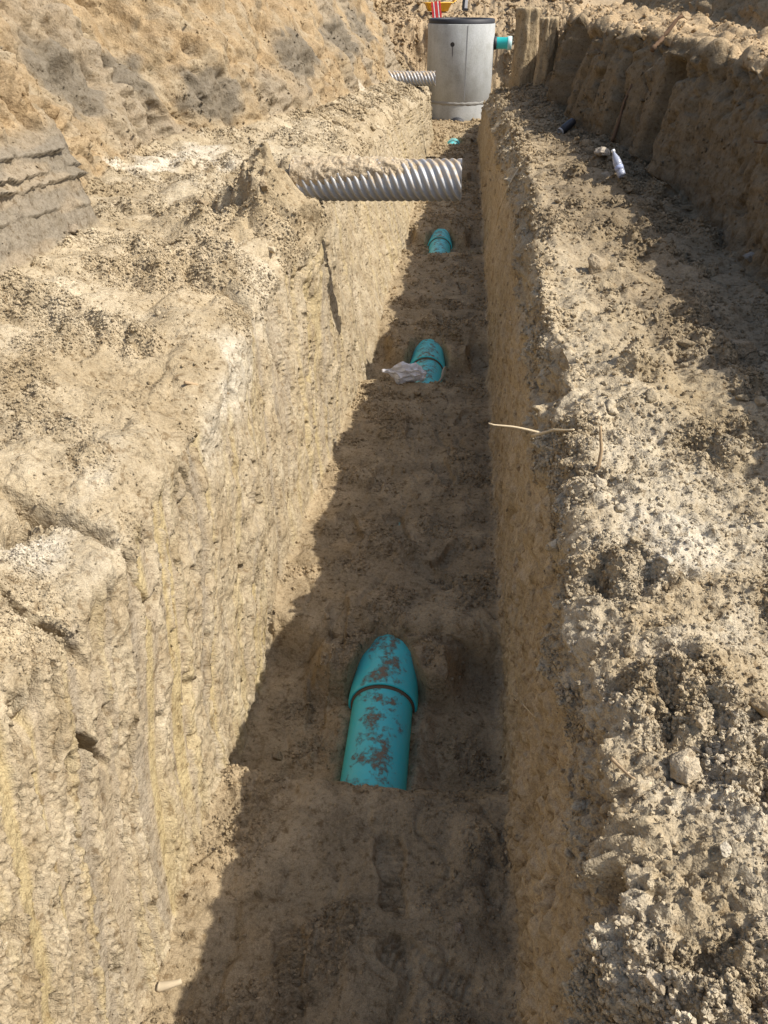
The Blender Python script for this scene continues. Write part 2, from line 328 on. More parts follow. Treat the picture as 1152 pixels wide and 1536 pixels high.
# ---- soil colour by what the soil is: dry crust, tan loam, ochre sand, grey clay, lime, damp floor; bank shade is also painted on the right bench
def C(*c): return np.array(c, float)
PALE, TAN, OCH, GREY, LIME, YEL, DAMP, BRN = C(.46, .395, .285), C(.385, .31, .20), C(.45, .33, .19), C(.29, .25, .19), C(.58, .53, .43), C(.45, .365, .20), C(.215, .17, .108), C(.275, .21, .13)
colr = np.zeros((R, NC, 3)) + TAN
def paint(w, c):
    global colr
    colr = colr * (1 - w[..., None]) + c * w[..., None]
n_a, n_b, n_c = per(.5, 21), per(.13, 22), per(1.3, 23)
streak = perlin(GX / 1.0, LY / .07, GZ / 1.5, 24); streak2 = perlin(GX / 1.0, LY / .035, GZ / .6, 25)
paint(zLW * np.clip(.5 + .6 * n_b, 0, 1), PALE * .97)
paint(zLW * sstep(.2, .6, streak + .3 * n_a) * .5, YEL)
paint(zLW * sstep(.25, .5, streak2 - .2 * n_a) * .55, GREY * 1.15)
hueb = perlin(GX / 3, LY / .11, GZ / 3, 53)
paint(zLW * smooth_fl * .8, C(.36, .30, .215)); paint(zLW * smooth_fl * sstep(.1, .25, hueb) * .85, YEL); paint(zLW * smooth_fl * sstep(.1, .3, -hueb) * .7, GREY * 1.15)
paint(np.clip(zLC + zLB, 0, 1) * np.clip(.45 + .7 * n_a + .4 * n_b, 0, 1), PALE * 1.05)
paint(np.clip(zLC + zLW, 0, 1) * sstep(.0, .5, n_a + .3 * n_b) * sstep(.75, 1.0, GZ) * (1 - sstep(2.5, 4.0, GY)) * .85, LIME * .95)
paint(zB * np.clip(.6 + .5 * n_a, 0, 1), OCH); paint(zB * sstep(.05, .4, sc2 + .4 * n_a) * .5, C(.36, .27, .165)); paint(zB * np.clip(sc1, 0, 1) * .6, PALE)
paint(zB * sstep(.0, .4, dia + .4 * n_b) * .5, C(.40, .28, .15)); paint(zB * sstep(.1, .45, per(.12, 47)) * .4, BRN); paint(zB * sstep(.1, .5, -n_b + .5 * dia) * .45, PALE)
paint(zB * np.clip(gou + .3 * n_b * gou, 0, 1) * .75, GREY * 1.1)
paint(zC * (1 - sstep(3.9, 4.2, GY)), GREY * .82)
paint(zC * (1 - sstep(3.9, 4.2, GY)) * sstep(.0, .5, perlin(GX, GY / .25, GZ / .05, 27)) * .7, C(.33, .27, .19))
paint(zF + 0 * GX, DAMP)
paint(zF * sstep(.0, .55, n_b + .4 * n_a) * .55, DAMP * 1.35)
paint(zF * sstep(.1, .6, -n_a + .3 * n_b) * .5, BRN * .75)
paint(zRW * np.clip(.55 + .5 * n_b, 0, 1), C(.41, .345, .25))
paint(zRW * sstep(.2, .5, streak2) * .5, C(.36, .295, .20))
paint(zRC * np.clip(.7 + .5 * n_b, 0, 1), PALE * .95)
paint(zRB * np.clip(.5 + .6 * n_a + .4 * n_b, 0, 1), PALE)
paint(np.clip(zRB + zRC, 0, 1) * sstep(-.3, .5, n_b + .4 * n_a) * (1 - sstep(1.4, 2.6, GY)) * .35, LIME * .88)
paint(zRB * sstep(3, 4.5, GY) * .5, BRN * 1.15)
paint(zRB * sstep(.58, .85, GX + .25 * n_a + .15 * n_b) * sstep(2.0, 3.0, GY) * .8, C(.235, .185, .12))  # paints the bank's shade into the bench colour, darker towards the bank
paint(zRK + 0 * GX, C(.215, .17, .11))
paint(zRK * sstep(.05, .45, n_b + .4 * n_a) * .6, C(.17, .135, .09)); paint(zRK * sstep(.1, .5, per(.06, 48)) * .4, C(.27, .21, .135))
paint(zP + 0 * GX, C(.45, .34, .21)); paint(zS + 0 * GX, C(.28, .22, .14))
paint(farw * (1 - zB), C(.40, .31, .20))
def stain_at(x, y, r, k, c, amt):
    i, j = pick(x, y)
    w = np.exp(-(((FX - FX[i, j]) / (r * 1.5)) ** 2 + ((FY - FY[i, j]) / (r * k)) ** 2 + ((FZ - FZ[i, j]) / r) ** 2))
    paint(zB * sstep(.3, .7, w + .3 * n_b + .25 * vfl * .5) * amt, c)
for q in [(325, 140, .28, 1.6), (455, 85, .30, 2.2), (510, 60, .28, 3.0), (545, 40, .3, 3), (90, 120, .3, 1.2), (200, 110, .22, 1.2)]:
    stain_at(*q, GREY * .75, .95)
def lime_at(x, y, r, k=1.0, amt=.8):
    i, j = pick(x, y)
    w = np.exp(-(((FX - FX[i, j]) / r) ** 2 + ((FY - FY[i, j]) / (r * k)) ** 2 + ((FZ - FZ[i, j]) / (r * .8)) ** 2))
    paint(sstep(.2, .8, w + .35 * n_b + .3 * m2) * np.minimum(w * 3, 1) * amt, LIME)
for q in [(240, 235, .22, 2), (300, 230, .25, 2), (345, 240, .12, 2), (455, 245, .12, 1.2), (460, 290, .09, 1), (170, 240, .06, 1), (545, 128, .12, 1.5), (60, 830, .10, 1), (1000, 800, .12, 1.2)]:
    lime_at(*q)
colr *= np.array([.925, .90, .86])
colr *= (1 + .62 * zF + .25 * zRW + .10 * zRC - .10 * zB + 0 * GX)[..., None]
colr *= (1 + .10 * n_c + .08 * n_b)[..., None]
colr = np.clip(colr, .03, .8)

def grid_mesh(name, r0, r1, c0, c1):
    X, Y_, Z = FX[r0:r1, c0:c1], FY[r0:r1, c0:c1], FZ[r0:r1, c0:c1]
    nr, nc = X.shape
    me = bpy.data.meshes.new(name)
    me.vertices.add(nr * nc); me.vertices.foreach_set('co', np.stack([X, Y_, Z], -1).astype(np.float32).ravel())
    idx = np.arange(nr * nc, dtype=np.int32).reshape(nr, nc)
    q = np.stack([idx[:-1, :-1], idx[:-1, 1:], idx[1:, 1:], idx[1:, :-1]], -1).reshape(-1)
    nf = len(q) // 4
    me.loops.add(nf * 4); me.loops.foreach_set('vertex_index', q)
    me.polygons.add(nf); me.polygons.foreach_set('loop_start', np.arange(0, nf * 4, 4, dtype=np.int32))
    me.polygons.foreach_set('use_smooth', np.ones(nf, bool))
    at_ = me.attributes.new('soil', 'FLOAT_COLOR', 'POINT')
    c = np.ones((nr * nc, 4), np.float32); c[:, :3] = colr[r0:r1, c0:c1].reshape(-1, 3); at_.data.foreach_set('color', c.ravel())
    me.update(calc_edges=True); me.materials.append(M_SOIL)
    return me
first = np.concatenate([[0], np.cumsum(COUNTS)])
RF = int(np.searchsorted(Yv, 19.6))
def terrain(name, s0, s1, r0=0, r1=None):
    o = bpy.data.objects.new(name, grid_mesh(name, r0, (RF + 1) if r1 is None else r1, first[s0], first[s1] + 1)); COL.objects.link(o)
    o['kind'] = 'structure'; return o
LAND = []
for nm, lab, s0, s1 in (
    ('earth_bank', 'tall ochre earth bank rising on the left with a gouged grey clay face', 0, 3),
    ('earth_bench', 'pale crumbly earth bench between the left bank and the trench', 3, 6),
    ('trench_wall', 'sunlit cut earth wall on the left of the trench, streaked yellow and grey', 6, 7),
    ('trench_floor', 'damp trodden brown trench floor in shade with boot prints', 7, 8),
    ('trench_wall', 'shaded earth wall on the right of the trench', 8, 9),
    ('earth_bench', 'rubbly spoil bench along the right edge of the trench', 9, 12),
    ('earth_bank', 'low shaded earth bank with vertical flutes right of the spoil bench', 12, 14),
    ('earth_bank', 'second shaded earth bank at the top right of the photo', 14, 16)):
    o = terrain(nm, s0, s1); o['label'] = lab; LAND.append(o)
o = terrain('earth_slope', 0, 16, RF, R); o['label'] = 'rough earth slope behind the concrete manhole'; LAND.append(o)

# ------------------------------------------------------------------ builders
def empty(name, loc, label, cat, group=None, rot=(0, 0, 0)):
    o = bpy.data.objects.new(name, None); COL.objects.link(o); o.location = loc; o.rotation_euler = rot; o.empty_display_size = .05
    tag(o, label, cat, group); return o
def tag(o, label, cat, group=None):
    o['label'] = label; o['category'] = cat
    if group: o['group'] = group
    return o
def mesh_obj(name, verts, faces, m, parent=None, smooth=True):
    me = bpy.data.meshes.new(name); me.from_pydata([tuple(v) for v in verts], [], faces); me.update()
    bm = bmesh.new(); bm.from_mesh(me); bmesh.ops.recalc_face_normals(bm, faces=bm.faces); bm.to_mesh(me); bm.free()
    if smooth: me.polygons.foreach_set('use_smooth', [True] * len(me.polygons))
    me.materials.append(m)
    o = bpy.data.objects.new(name, me); COL.objects.link(o)
    if parent: o.parent = parent
    return o
def ring_tube(rings, closed=False):
    """rings: list of equally long lists of points -> verts, faces"""
    v, f = [], []
    n = len(rings[0])
    for r in rings: v += list(r)
    for i in range(len(rings) - 1):
        for j in range(n):
            f.append((i * n + j, i * n + (j + 1) % n, (i + 1) * n + (j + 1) % n, (i + 1) * n + j))
    return v, f
def lathe(profile, n=48, axis='Z', wob=None):
    """profile: (radius, height) pairs from start to end"""
    rings = []
    for r, h in profile:
        ring = []
        for k in range(n):
            a_ = 2 * math.pi * k / n; c, s = r * math.cos(a_), r * math.sin(a_)
            ring.append({'Z': (c, s, h), 'Y': (c, h, s), 'X': (h, c, s)}[axis])
        rings.append(ring)
    return ring_tube(rings)
def tube(name, pts, rad, m, parent=None, n=7):
    pts = [Vector(p) for p in pts]; rings = []
    for i, p in enumerate(pts):
        t = (pts[min(i + 1, len(pts) - 1)] - pts[max(i - 1, 0)]).normalized()
        u = t.orthogonal().normalized(); w = t.cross(u)
        r = rad(i / (len(pts) - 1)) if callable(rad) else rad
        rings.append([p + u * r * math.cos(2 * math.pi * k / n) + w * r * math.sin(2 * math.pi * k / n) for k in range(n)])
    v, f = ring_tube(rings)
    c0 = len(v); v += [pts[0], pts[-1]]
    L = len(rings) - 1
    for k in range(n):
        f.append((c0, (k + 1) % n, k)); f.append((c0 + 1, L * n + k, L * n + (k + 1) % n))
    return mesh_obj(name, v, f, m, parent)

# ------------------------------------------------------------------ teal sewer pipes
def teal_material():
    m = mat('teal_pvc', (.03, .36, .37), .38, spec=.4); t = NT(m)
    co = t.n('ShaderNodeNewGeometry'); pos = co.outputs['Position']; nor = co.outputs['Normal']
    sep = t.n('ShaderNodeSeparateXYZ'); t.l(nor, sep.inputs[0])
    n1 = t.noise(pos, 16, 9, .72); n2 = t.noise(pos, 60, 6, .7)
    mp = t.n('ShaderNodeMath', operation='MULTIPLY_ADD'); t.l(sep.outputs[2], mp.inputs[0]); mp.inputs[1].default_value = .42; t.l(n1, mp.inputs[2])
    mp2 = t.n('ShaderNodeMath', operation='MULTIPLY_ADD'); t.l(n2, mp2.inputs[0]); mp2.inputs[1].default_value = .40; t.l(mp.outputs[0], mp2.inputs[2])
    mask = t.ramp(mp2.outputs[0], [(.58, (0, 0, 0)), (.60, (.0, .0, .0))]); mask = t.ramp(mp2.outputs[0], [(1.0 - .001, (0, 0, 0)), (1.0, (1, 1, 1))])
    sc = t.n('ShaderNodeMapRange'); t.l(mp2.outputs[0], sc.inputs[0]); sc.inputs[1].default_value = 1.08; sc.inputs[2].default_value = 1.20; mask = sc.outputs[0]
    fl_ = t.n('ShaderNodeMapRange'); t.l(mp2.outputs[0], fl_.inputs[0]); fl_.inputs[1].default_value = .80; fl_.inputs[2].default_value = 1.2; fl_.inputs[4].default_value = .38
    tealc = t.mix(fl_.outputs[0], (.055, .62, .64), (.27, .50, .47))
    mud = t.mix(t.noise(pos, 120, 3), (.15, .112, .072), (.29, .22, .15))
    t.l(t.mix(mask, tealc, mud), t.b.inputs['Base Color'])
    r = t.n('ShaderNodeMapRange'); t.l(mask, r.inputs[0]); r.inputs[3].default_value = .36; r.inputs[4].default_value = .95
    t.l(r.outputs[0], t.b.inputs['Roughness'])
    t.l(t.bump(mask, .8, .004), t.b.inputs['Normal'])
    return m
M_TEAL = teal_material()
M_RUBBER = mat('black_rubber', (.018, .018, .02), .6)
M_RING = mat('mud_ring', (.15, .105, .07), .95, spec=.1)
JOINTS = [2.12, 5.42, 8.82, 12.2, 15.55]
def pipe_x(y): return float(np.interp(y, [0, 2, 5, 8, 14, 18], [-.20, -.20, -.165, -.18, -.14, -.12]))
PR, PZ = .122, -.165
starts = [-1.0] + JOINTS; ends = JOINTS + [18.2]
PLABEL = ['nearest teal sewer pipe, largest in view, muddy on top, entering a belled joint', 'teal sewer pipe with the big flared bell in front', 'teal sewer pipe whose bell lies just past the plastic bag', 'short glimpse of teal pipe in the third hollow, under the big corrugated pipe', 'teal sewer pipe buried beyond the big corrugated pipe', 'farthest half buried teal sewer pipe just in front of the manhole']
def axial(profile, x0, x1, y0, y1, n=56):
    rings = []
    for r, y in profile:
        cx = lerp(x0, x1, (y - y0) / (y1 - y0))
        rings.append([(cx + r * math.cos(2 * math.pi * k / n), y, PZ + r * math.sin(2 * math.pi * k / n)) for k in range(n)])
    return ring_tube(rings)
for i, (y0, y1) in enumerate(zip(starts, ends)):
    x0, x1 = pipe_x(y0), pipe_x(y1)
    root = empty('sewer_pipe', (x0, y0, PZ), PLABEL[i], 'pipe', 'teal sewer pipes along the trench floor')
    def put(name, prof, m):
        v, f = axial(prof, x0, x1, y0, y1)
        return mesh_obj(name, [(p[0] - x0, p[1] - y0, p[2] - PZ) for p in v], f, m, root)
    ys = np.linspace(y0 + (.0 if i == 0 else .36), y1 + .09, 40)
    put('barrel', [(PR - .008, ys[0])] + [(PR, y) for y in ys] + [(PR - .008, ys[-1])], M_TEAL)
    if i:
        b = [(PR + .003, y0 + .005), (PR + .013, y0 - .004), (PR + .019, y0 + .004), (PR + .020, y0 + .03), (PR + .019, y0 + .06), (PR + .016, y0 + .10), (PR + .013, y0 + .16), (PR + .009, y0 + .22), (PR + .004, y0 + .29), (PR, y0 + .37)]
        put('bell', b, M_TEAL)
        put('gasket_ring', [(PR + .001, y0 - .012), (PR + .006, y0 - .008), (PR + .009, y0 - .001), (PR + .002, y0 + .004)], M_RING)

# ------------------------------------------------------------------ corrugated pipes
def corr_material():
    m = mat('grey_corrugated', (.5, .5, .5), .55, .1); t = NT(m)
    g = t.n('ShaderNodeNewGeometry'); sep = t.n('ShaderNodeSeparateXYZ'); t.l(g.outputs['Normal'], sep.inputs[0])
    n1 = t.noise(g.outputs['Position'], 14, 5, .6)
    a_ = t.n('ShaderNodeMath', operation='MULTIPLY_ADD'); t.l(sep.outputs[2], a_.inputs[0]); a_.inputs[1].default_value = .22; t.l(n1, a_.inputs[2])
    mask = t.ramp(a_.outputs[0], [(.60, (0, 0, 0)), (.72, (1, 1, 1))])
    c = t.mix(n1, (.34, .34, .335), (.50, .50, .49))
    t.l(t.mix(mask, c, (.42, .33, .22)), t.b.inputs['Base Color'])
    r = t.n('ShaderNodeMapRange'); t.l(mask, r.inputs[0]); r.inputs[3].default_value = .52; r.inputs[4].default_value = .95; t.l(r.outputs[0], t.b.inputs['Roughness'])
    r2 = t.n('ShaderNodeMapRange'); t.l(mask, r2.inputs[0]); r2.inputs[3].default_value = .18; r2.inputs[4].default_value = 0; t.l(r2.outputs[0], t.b.inputs['Metallic'])
    return m
M_CORR = corr_material()
M_CORRIN = mat('pipe_lining', (.12, .12, .125), .5)
def corrugated(name, A, B, rad, amp, pitch, k, label, n=72, cap=None):
    A, B = Vector(A), Vector(B); L = (B - A).length; d = (B - A) / L
    root = empty(name, A, label, 'pipe', 'silver corrugated pipes stubbing into the trench')
    u = Vector((0, 0, 1)); w = d.cross(u).normalized(); u = w.cross(d)
    rings = []; N = int(L / pitch * 10)
    for i in range(N + 1):
        s = L * i / N
        ring = []
        for j in range(n):
            th = 2 * math.pi * j / n
            ph = math.cos(2 * math.pi * s / pitch + k * th)
            r = rad + amp * (math.copysign(abs(ph) ** .7, ph))
            ring.append(d * s + w * r * math.cos(th) + u * r * math.sin(th))
        rings.append(ring)
    v, f = ring_tube(rings); mesh_obj('barrel', v, f, M_CORR, root)
    ri = rad - amp - .006
    rings = [[d * s + (w * math.cos(2 * math.pi * j / n) + u * math.sin(2 * math.pi * j / n)) * r for j in range(n)] for s, r in ((L - .001, rad + amp * .4), (L + .001, ri), (L - .12, ri), (0.02, ri), (0.02, .001))]
    v, f = ring_tube(rings); mesh_obj('lining', v, f, M_CORRIN, root)
    if cap:                                              # dry soil still lying on the crown of the pipe
        s0, s1, half = cap; nu, nv = 150, 40; v, f = [], []
        for i in range(nu + 1):
            s = lerp(s0, s1, i / nu)
            for j in range(nv + 1):
                half_ = half * lerp(1.35, .8, i / nu); th = math.pi / 2 + half_ * (2 * j / nv - 1) - .22
                q = A + d * s
                edge = min(1, (1 - abs(2 * j / nv - 1)) * 2.2) * min(1, (1 - i / nu) * 3)
                nn = mnoise.noise(Vector((s * 14, th * 3, 3))) + .6 * mnoise.noise(Vector((s * 38, th * 8, 9))) + .5 * mnoise.noise(Vector((s * 90, th * 19, 1)))
                hgt = amp * .9 + (.013 + .016 * nn) * edge - .010 * (1 - edge) - .012 * (i / nu)
                r = rad + hgt
                v.append(d * s + w * r * math.cos(th) + u * r * math.sin(th))
        for i in range(nu):
            for j in range(nv):
                k0 = i * (nv + 1) + j; f.append((k0, k0 + 1, k0 + nv + 2, k0 + nv + 1))
        o = mesh_obj('soil_crust', v, f, M_CLOD, root); o.color = (.47, .38, .26, 1)
    return root
corrugated('corrugated_pipe', (-.90, 4.40, 1.388), (.015, 4.40, 1.405), .099, .0075, .041, 7, 'large silver corrugated pipe with soil on top, jutting across the trench', cap=(.01, .77, 1.15))
corrugated('corrugated_pipe', (-1.5, 14.6, 1.03), (-.47, 14.6, 1.035), .105, .009, .055, 6, 'small distant silver corrugated pipe jutting in front of the manhole', n=40)

# ------------------------------------------------------------------ manhole
def concrete_material():
    m = mat('concrete', (.42, .42, .40), .85, spec=.25); t = NT(m)
    pos = t.n('ShaderNodeTexCoord').outputs['Object']
    mp = t.n('ShaderNodeMapping'); t.l(pos, mp.inputs[0]); mp.inputs['Scale'].default_value = (6, 6, 1.2)
    n1 = t.noise(mp.outputs[0], 1.0, 5, .6); n2 = t.noise(pos, 40, 3, .6); n3 = t.noise(pos, 3, 4)
    c = t.ramp(n1, [(.3, (.36, .365, .345)), (.5, (.40, .405, .385)), (.7, (.43, .435, .415))])
    c = t.mix(1.0, c, t.ramp(n2, [(.3, (.88, .88, .88)), (.6, (1.04, 1.04, 1.04))]), 'MULTIPLY')
    c = t.mix(1.0, c, t.ramp(n3, [(.3, (.85, .84, .8)), (.55, (1.03, 1.03, 1.03))]), 'MULTIPLY')
    t.l(c, t.b.inputs['Base Color']); t.l(t.bump(n2, .25, .01), t.b.inputs['Normal'])
    return m
M_CONC = concrete_material()
M_MORTAR = mat('mortar', (.30, .29, .26), .95, spec=.1); M_JOINT = mat('form_joint', (.25, .25, .24), .95, spec=.1)
MX, MY, MR = -.10, 18.52, .68
man = empty('manhole', (MX, MY, 0), 'round grey concrete manhole barrel with a black rim at the trench end', 'manhole')
v, f = lathe([(MR - .13, 1.60), (MR - .13, 1.70), (MR - .005, 1.70), (MR, 1.69), (MR, .34), (MR - .012, .325), (MR - .012, .30)], 96); mesh_obj('barrel', v, f, M_CONC, man)
v, f = lathe([(MR - .012, .315), (MR - .004, .30), (MR, .28), (MR - .01, -.3)], 96); mesh_obj('base_ring', v, f, M_CONC, man)
v, f = lathe([(MR - .12, 1.69), (MR - .12, 1.77), (MR - .10, 1.785), (MR - .04, 1.785), (MR - .015, 1.77), (MR - .012, 1.702)], 96); mesh_obj('rim_gasket', v, f, M_RUBBER, man)
v, f = lathe([(MR - .115, 1.60), (MR - .2, 1.55), (.001, 1.5)], 48); mesh_obj('inner_shelf', v, f, M_MORTAR, man)
# mortar smear round the joint, ragged
rings = []
for k in range(4):
    ring = []
    for j in range(120):
        a_ = 2 * math.pi * j / 120; w_ = .03 + .025 * mnoise.noise(Vector((a_ * 6, 2, 0)))
        z_ = .315 + (-1, -.8, .8, 1)[k] * w_ + .012 * mnoise.noise(Vector((a_ * 11, 5, k)))
        r_ = MR + (-.004, .005, .005, -.004)[k]
        ring.append((r_ * math.cos(a_), r_ * math.sin(a_), z_))
    rings.append(ring)
v, f = ring_tube(rings); mesh_obj('mortar_joint', v, f, M_MORTAR, man)
def on_barrel(x, z, dr): # point on the barrel facing the viewer
    return (x, -math.sqrt((MR + dr) ** 2 - x * x), z)
sx = .13
v = [on_barrel(sx - .010, z, .003) for z in (.36, .8, 1.2, 1.68)] + [on_barrel(sx + .006, z, .003) for z in (.36, .8, 1.2, 1.68)]
mesh_obj('form_seam', v, [(i, i + 1, i + 5, i + 4) for i in range(3)], M_JOINT, man)
def disc_on(name, x, z, r, m, depth=.03, n=20):
    ring = [[on_barrel(x + rr * math.cos(2 * math.pi * k / n), z + rr * math.sin(2 * math.pi * k / n), dd) for k in range(n)] for rr, dd in ((r * 1.3, .001), (r, .006), (r * .9, .004), (.001, .003))]
    v, f = ring_tube(ring); return mesh_obj(name, v, f, m, man)
disc_on('lifting_hole', -.16, 1.36, .032, M_RUBBER)
v = [on_barrel(x, z, .002) for x, z in ((-.17, 1.33), (-.145, 1.33), (-.14, 1.2), (-.155, 1.12), (-.165, 1.2))]
mesh_obj('rust_drip', v, [(0, 1, 2, 3, 4)], mat('drip_stain', (.16, .155, .15), .9), man)
# rubber boot where the sewer enters at the bottom
ring = [[on_barrel(.0 + rr * math.cos(2 * math.pi * k / 28), -.13 + rr * math.sin(2 * math.pi * k / 28), dd) for k in range(28)] for rr, dd in ((.20, -.01), (.20, .03), (.15, .07), (.135, .07), (.13, .0))]
v, f = ring_tube(ring); mesh_obj('pipe_boot', v, f, M_RUBBER, man)
# teal stub on its right side
st = empty('pipe_stub', (MX + .67, MY - .05, 1.36), 'short bright teal pipe stub on the right side of the manhole', 'pipe')
v, f = lathe([(.11, -.02), (.118, 0), (.118, .05), (.10, .06)], 36, 'X'); mesh_obj('rubber_boot', v, f, M_RUBBER, st)
M_TEALC = mat('clean_teal_pvc', (.02, .42, .40), .35)
v, f = lathe([(.095, .03), (.105, .06), (.105, .26), (.112, .27), (.118, .28)], 36, 'X'); mesh_obj('barrel', v, f, M_TEALC, st)
v, f = lathe([(.118, .28), (.122, .285), (.122, .36), (.10, .365), (.001, .365)], 36, 'X'); mesh_obj('end_cap', v, f, mat('pale_end_cap', (.42, .60, .58), .5), st)

# ------------------------------------------------------------------ tools on the far ledge
M_RED = mat('red_paint', (.55, .035, .03), .45); M_WHITE = mat('white_paint', (.75, .74, .72), .5); M_YEL = mat('yellow_plastic', (.75, .42, .03), .45); M_DARK = mat('dark_plastic', (.03, .03, .032), .5)
def boxm(name, size, loc, m, parent, rot=(0, 0, 0), bev=.004):
    bm = bmesh.new(); bmesh.ops.create_cube(bm, size=1)
    for v_ in bm.verts: v_.co = Vector((v_.co.x * size[0], v_.co.y * size[1], v_.co.z * size[2]))
    bmesh.ops.bevel(bm, geom=list(bm.edges), offset=min(bev, min(size) * .3), segments=2, affect='EDGES')
    me = bpy.data.meshes.new(name); bm.to_mesh(me); bm.free(); me.materials.append(m)
    o = bpy.data.objects.new(name, me); COL.objects.link(o); o.parent = parent; o.location = loc; o.rotation_euler = rot; return o
LSC = .85
lad = empty('striped_frame', (-.58, 19.45, 1.42), 'red and white striped frame leaning behind the left rim of the manhole', 'frame', rot=(-.25, -.16, 0))
for x_ in (-.095, .0, .095): boxm('red_rail', (.07 if x_ == 0 else .045, .04, .78), (x_, 0, .39), M_RED, lad)
for x_ in (-.052, .052): boxm('white_stripe', (.022, .03, .76), (x_, -.005, .39), M_WHITE, lad)
for z_ in (.1, .3, .5, .7): boxm('rung', (.25, .025, .03), (0, .02, z_), M_RED, lad)
q_ = spot(655, 17)
lad.scale = (LSC, LSC, LSC)
tubp = empty('plastic_tub', q_, 'open yellow plastic tub on the ledge behind the manhole', 'tub', rot=(0, 0, .3))
v, f = [], []
prof = [(.0, 0, 0), (.26, .17, 0), (.36, .24, .2), (.40, .27, .205), (.40, .27, .185), (.35, .235, .19), (.25, .16, .015), (.0, 0, .015)]
rings = []
for hx, hy, z_ in prof:
    rings.append([(max(hx, .001) * math.copysign(abs(math.cos(t)) ** .4, math.cos(t)), max(hy, .001) * math.copysign(abs(math.sin(t)) ** .4, math.sin(t)), z_) for t in [2 * math.pi * k / 32 for k in range(32)]])
v, f = ring_tube(rings); mesh_obj('tub_body', v, f, M_YEL, tubp); tubp.scale = (.85, .85, .85)
tube('handle', [(.37, -.12, .19), (.47, -.1, .24), (.47, .1, .24), (.37, .12, .19)], .014, M_YEL, tubp)
q_ = spot(701, 14)
stk = empty('marker_stake', q_, 'white and black upright stake on the ledge above the manhole', 'stake', rot=(0, .05, 0))
boxm('white_post', (.075, .05, .55), (0, 0, .33), M_WHITE, stk); boxm('dark_sleeve', (.06, .06, .30), (-.055, 0, .17), M_DARK, stk); boxm('foot', (.12, .08, .05), (0, 0, .03), M_DARK, stk)

# soil columns left standing at the end of the right bank
for (x_, y_, rad_, hgt_, lab_) in ((.87, 13.1, .155, 1.06, 'upright brown earth column with a pale broken top, just right of the manhole'), (1.12, 12.5, .115, .96, 'narrower shaded earth column beside the broad one at the bank end')):
    b_ = Vector((x_, y_, .98)); v, f, rings = [], [], []
    for k in range(60):
        t = k / 59; ring = []
        for j in range(64):
            th = 2 * math.pi * j / 64; q = Vector((math.cos(th) * 2.2, math.sin(th) * 2.2, t * 2 + x_ * 9))
            r_ = rad_ * (1.28 - .36 * t + .12 * math.exp(-((t - .97) / .05) ** 2)) + (.05 * mnoise.noise(q) + .02 * mnoise.noise(Vector((q.x * 3, q.y * 3, q.z * 1.2))) + .012 * mnoise.noise(q * 5))
            ring.append((r_ * math.cos(th), r_ * math.sin(th), -.15 + (hgt_ + .15) * t + .02 * mnoise.noise(q * 3) * t))
        rings.append(ring)
    rings += [[(p[0] * k, p[1] * k, p[2] + .015 * (1 - k) + .02 * mnoise.noise(Vector(p) * 14 * k)) for p in rings[59]] for k in (.8, .5, .2, .01)]
    v, f = ring_tube(rings); o = mesh_obj('earth_stump', v, f, M_CLOD); o.location = b_; o.color = (.37, .285, .175, 1); tag(o, lab_, 'earth stump')

# ------------------------------------------------------------------ litter
bagp = spot(607, 566)
def bag_material():
    m = mat('plastic_film', (.62, .60, .58), .22); t = NT(m)
    t.b.inputs['Transmission Weight'].default_value = .35; t.b.inputs['Subsurface Weight'].default_value = .0
    n1 = t.noise(t.n('ShaderNodeTexCoord').outputs['Object'], 14, 4, .6)
    t.l(t.mix(n1, (.86, .80, .75), (.95, .95, .96)), t.b.inputs['Base Color']); t.l(t.bump(n1, .35, .02), t.b.inputs['Normal'])
    return m
bm = bmesh.new(); bmesh.ops.create_icosphere(bm, subdivisions=4, radius=1)
for v_ in bm.verts:
    p = v_.co.copy(); x = p.x; nk = float(sstep(-.1, -.75, x)); tip = float(sstep(-.8, -1.0, x))
    wdt = 1 - .72 * nk + .25 * tip
    cell = mnoise.cell_vector(p * 2.6 + Vector((9, 2, 5))); cr = mnoise.noise(p * 2.3) ; cr2 = mnoise.noise(p * 5.5 + Vector((3, 3, 3))); cr3 = mnoise.noise(p * 11)
    k = 1 + .55 * cr + .40 * (abs(cr2) - .2) + .16 * cr3
    v_.co = Vector((p.x * .155 + .015 * cr2, p.y * .07 * wdt * k, p.z * .066 * wdt * k))
me = bpy.data.meshes.new('plastic_bag'); bm.to_mesh(me); bm.free(); me.materials.append(bag_material())
o = bpy.data.objects.new('plastic_bag', me); COL.objects.link(o); o.location = Vector((-.31, 4.93, .05)); o.rotation_euler = (0, .08, .02)
tag(o, 'crumpled translucent white plastic bag beside the second pipe joint', 'plastic bag')
sp = spot(663, 572)
pts = [Vector((-.035, 0, -.01)), Vector((-.012, 0, .012)), Vector((.004, .005, .045)), Vector((.008, .01, .085)), Vector((.02, .02, .11)), Vector((.05, .03, .112))]
v, f = [], []
for i, p in enumerate(pts):
    v += [sp + p + Vector((-.009, -.004, 0)), sp + p + Vector((.009, .004, 0)), sp + p + Vector((.009, .006, 0)), sp + p + Vector((-.009, -.002, 0))]
for i in range(len(pts) - 1):
    for k in range(4): f.append((i * 4 + k, i * 4 + (k + 1) % 4, i * 4 + 4 + (k + 1) % 4, i * 4 + 4 + k))
o = mesh_obj('plastic_strip', [q - sp for q in v], f, mat('pale_strip', (.55, .50, .40), .6)); o.location = sp
tag(o, 'bent pale strip standing right of the second pipe joint', 'strip')
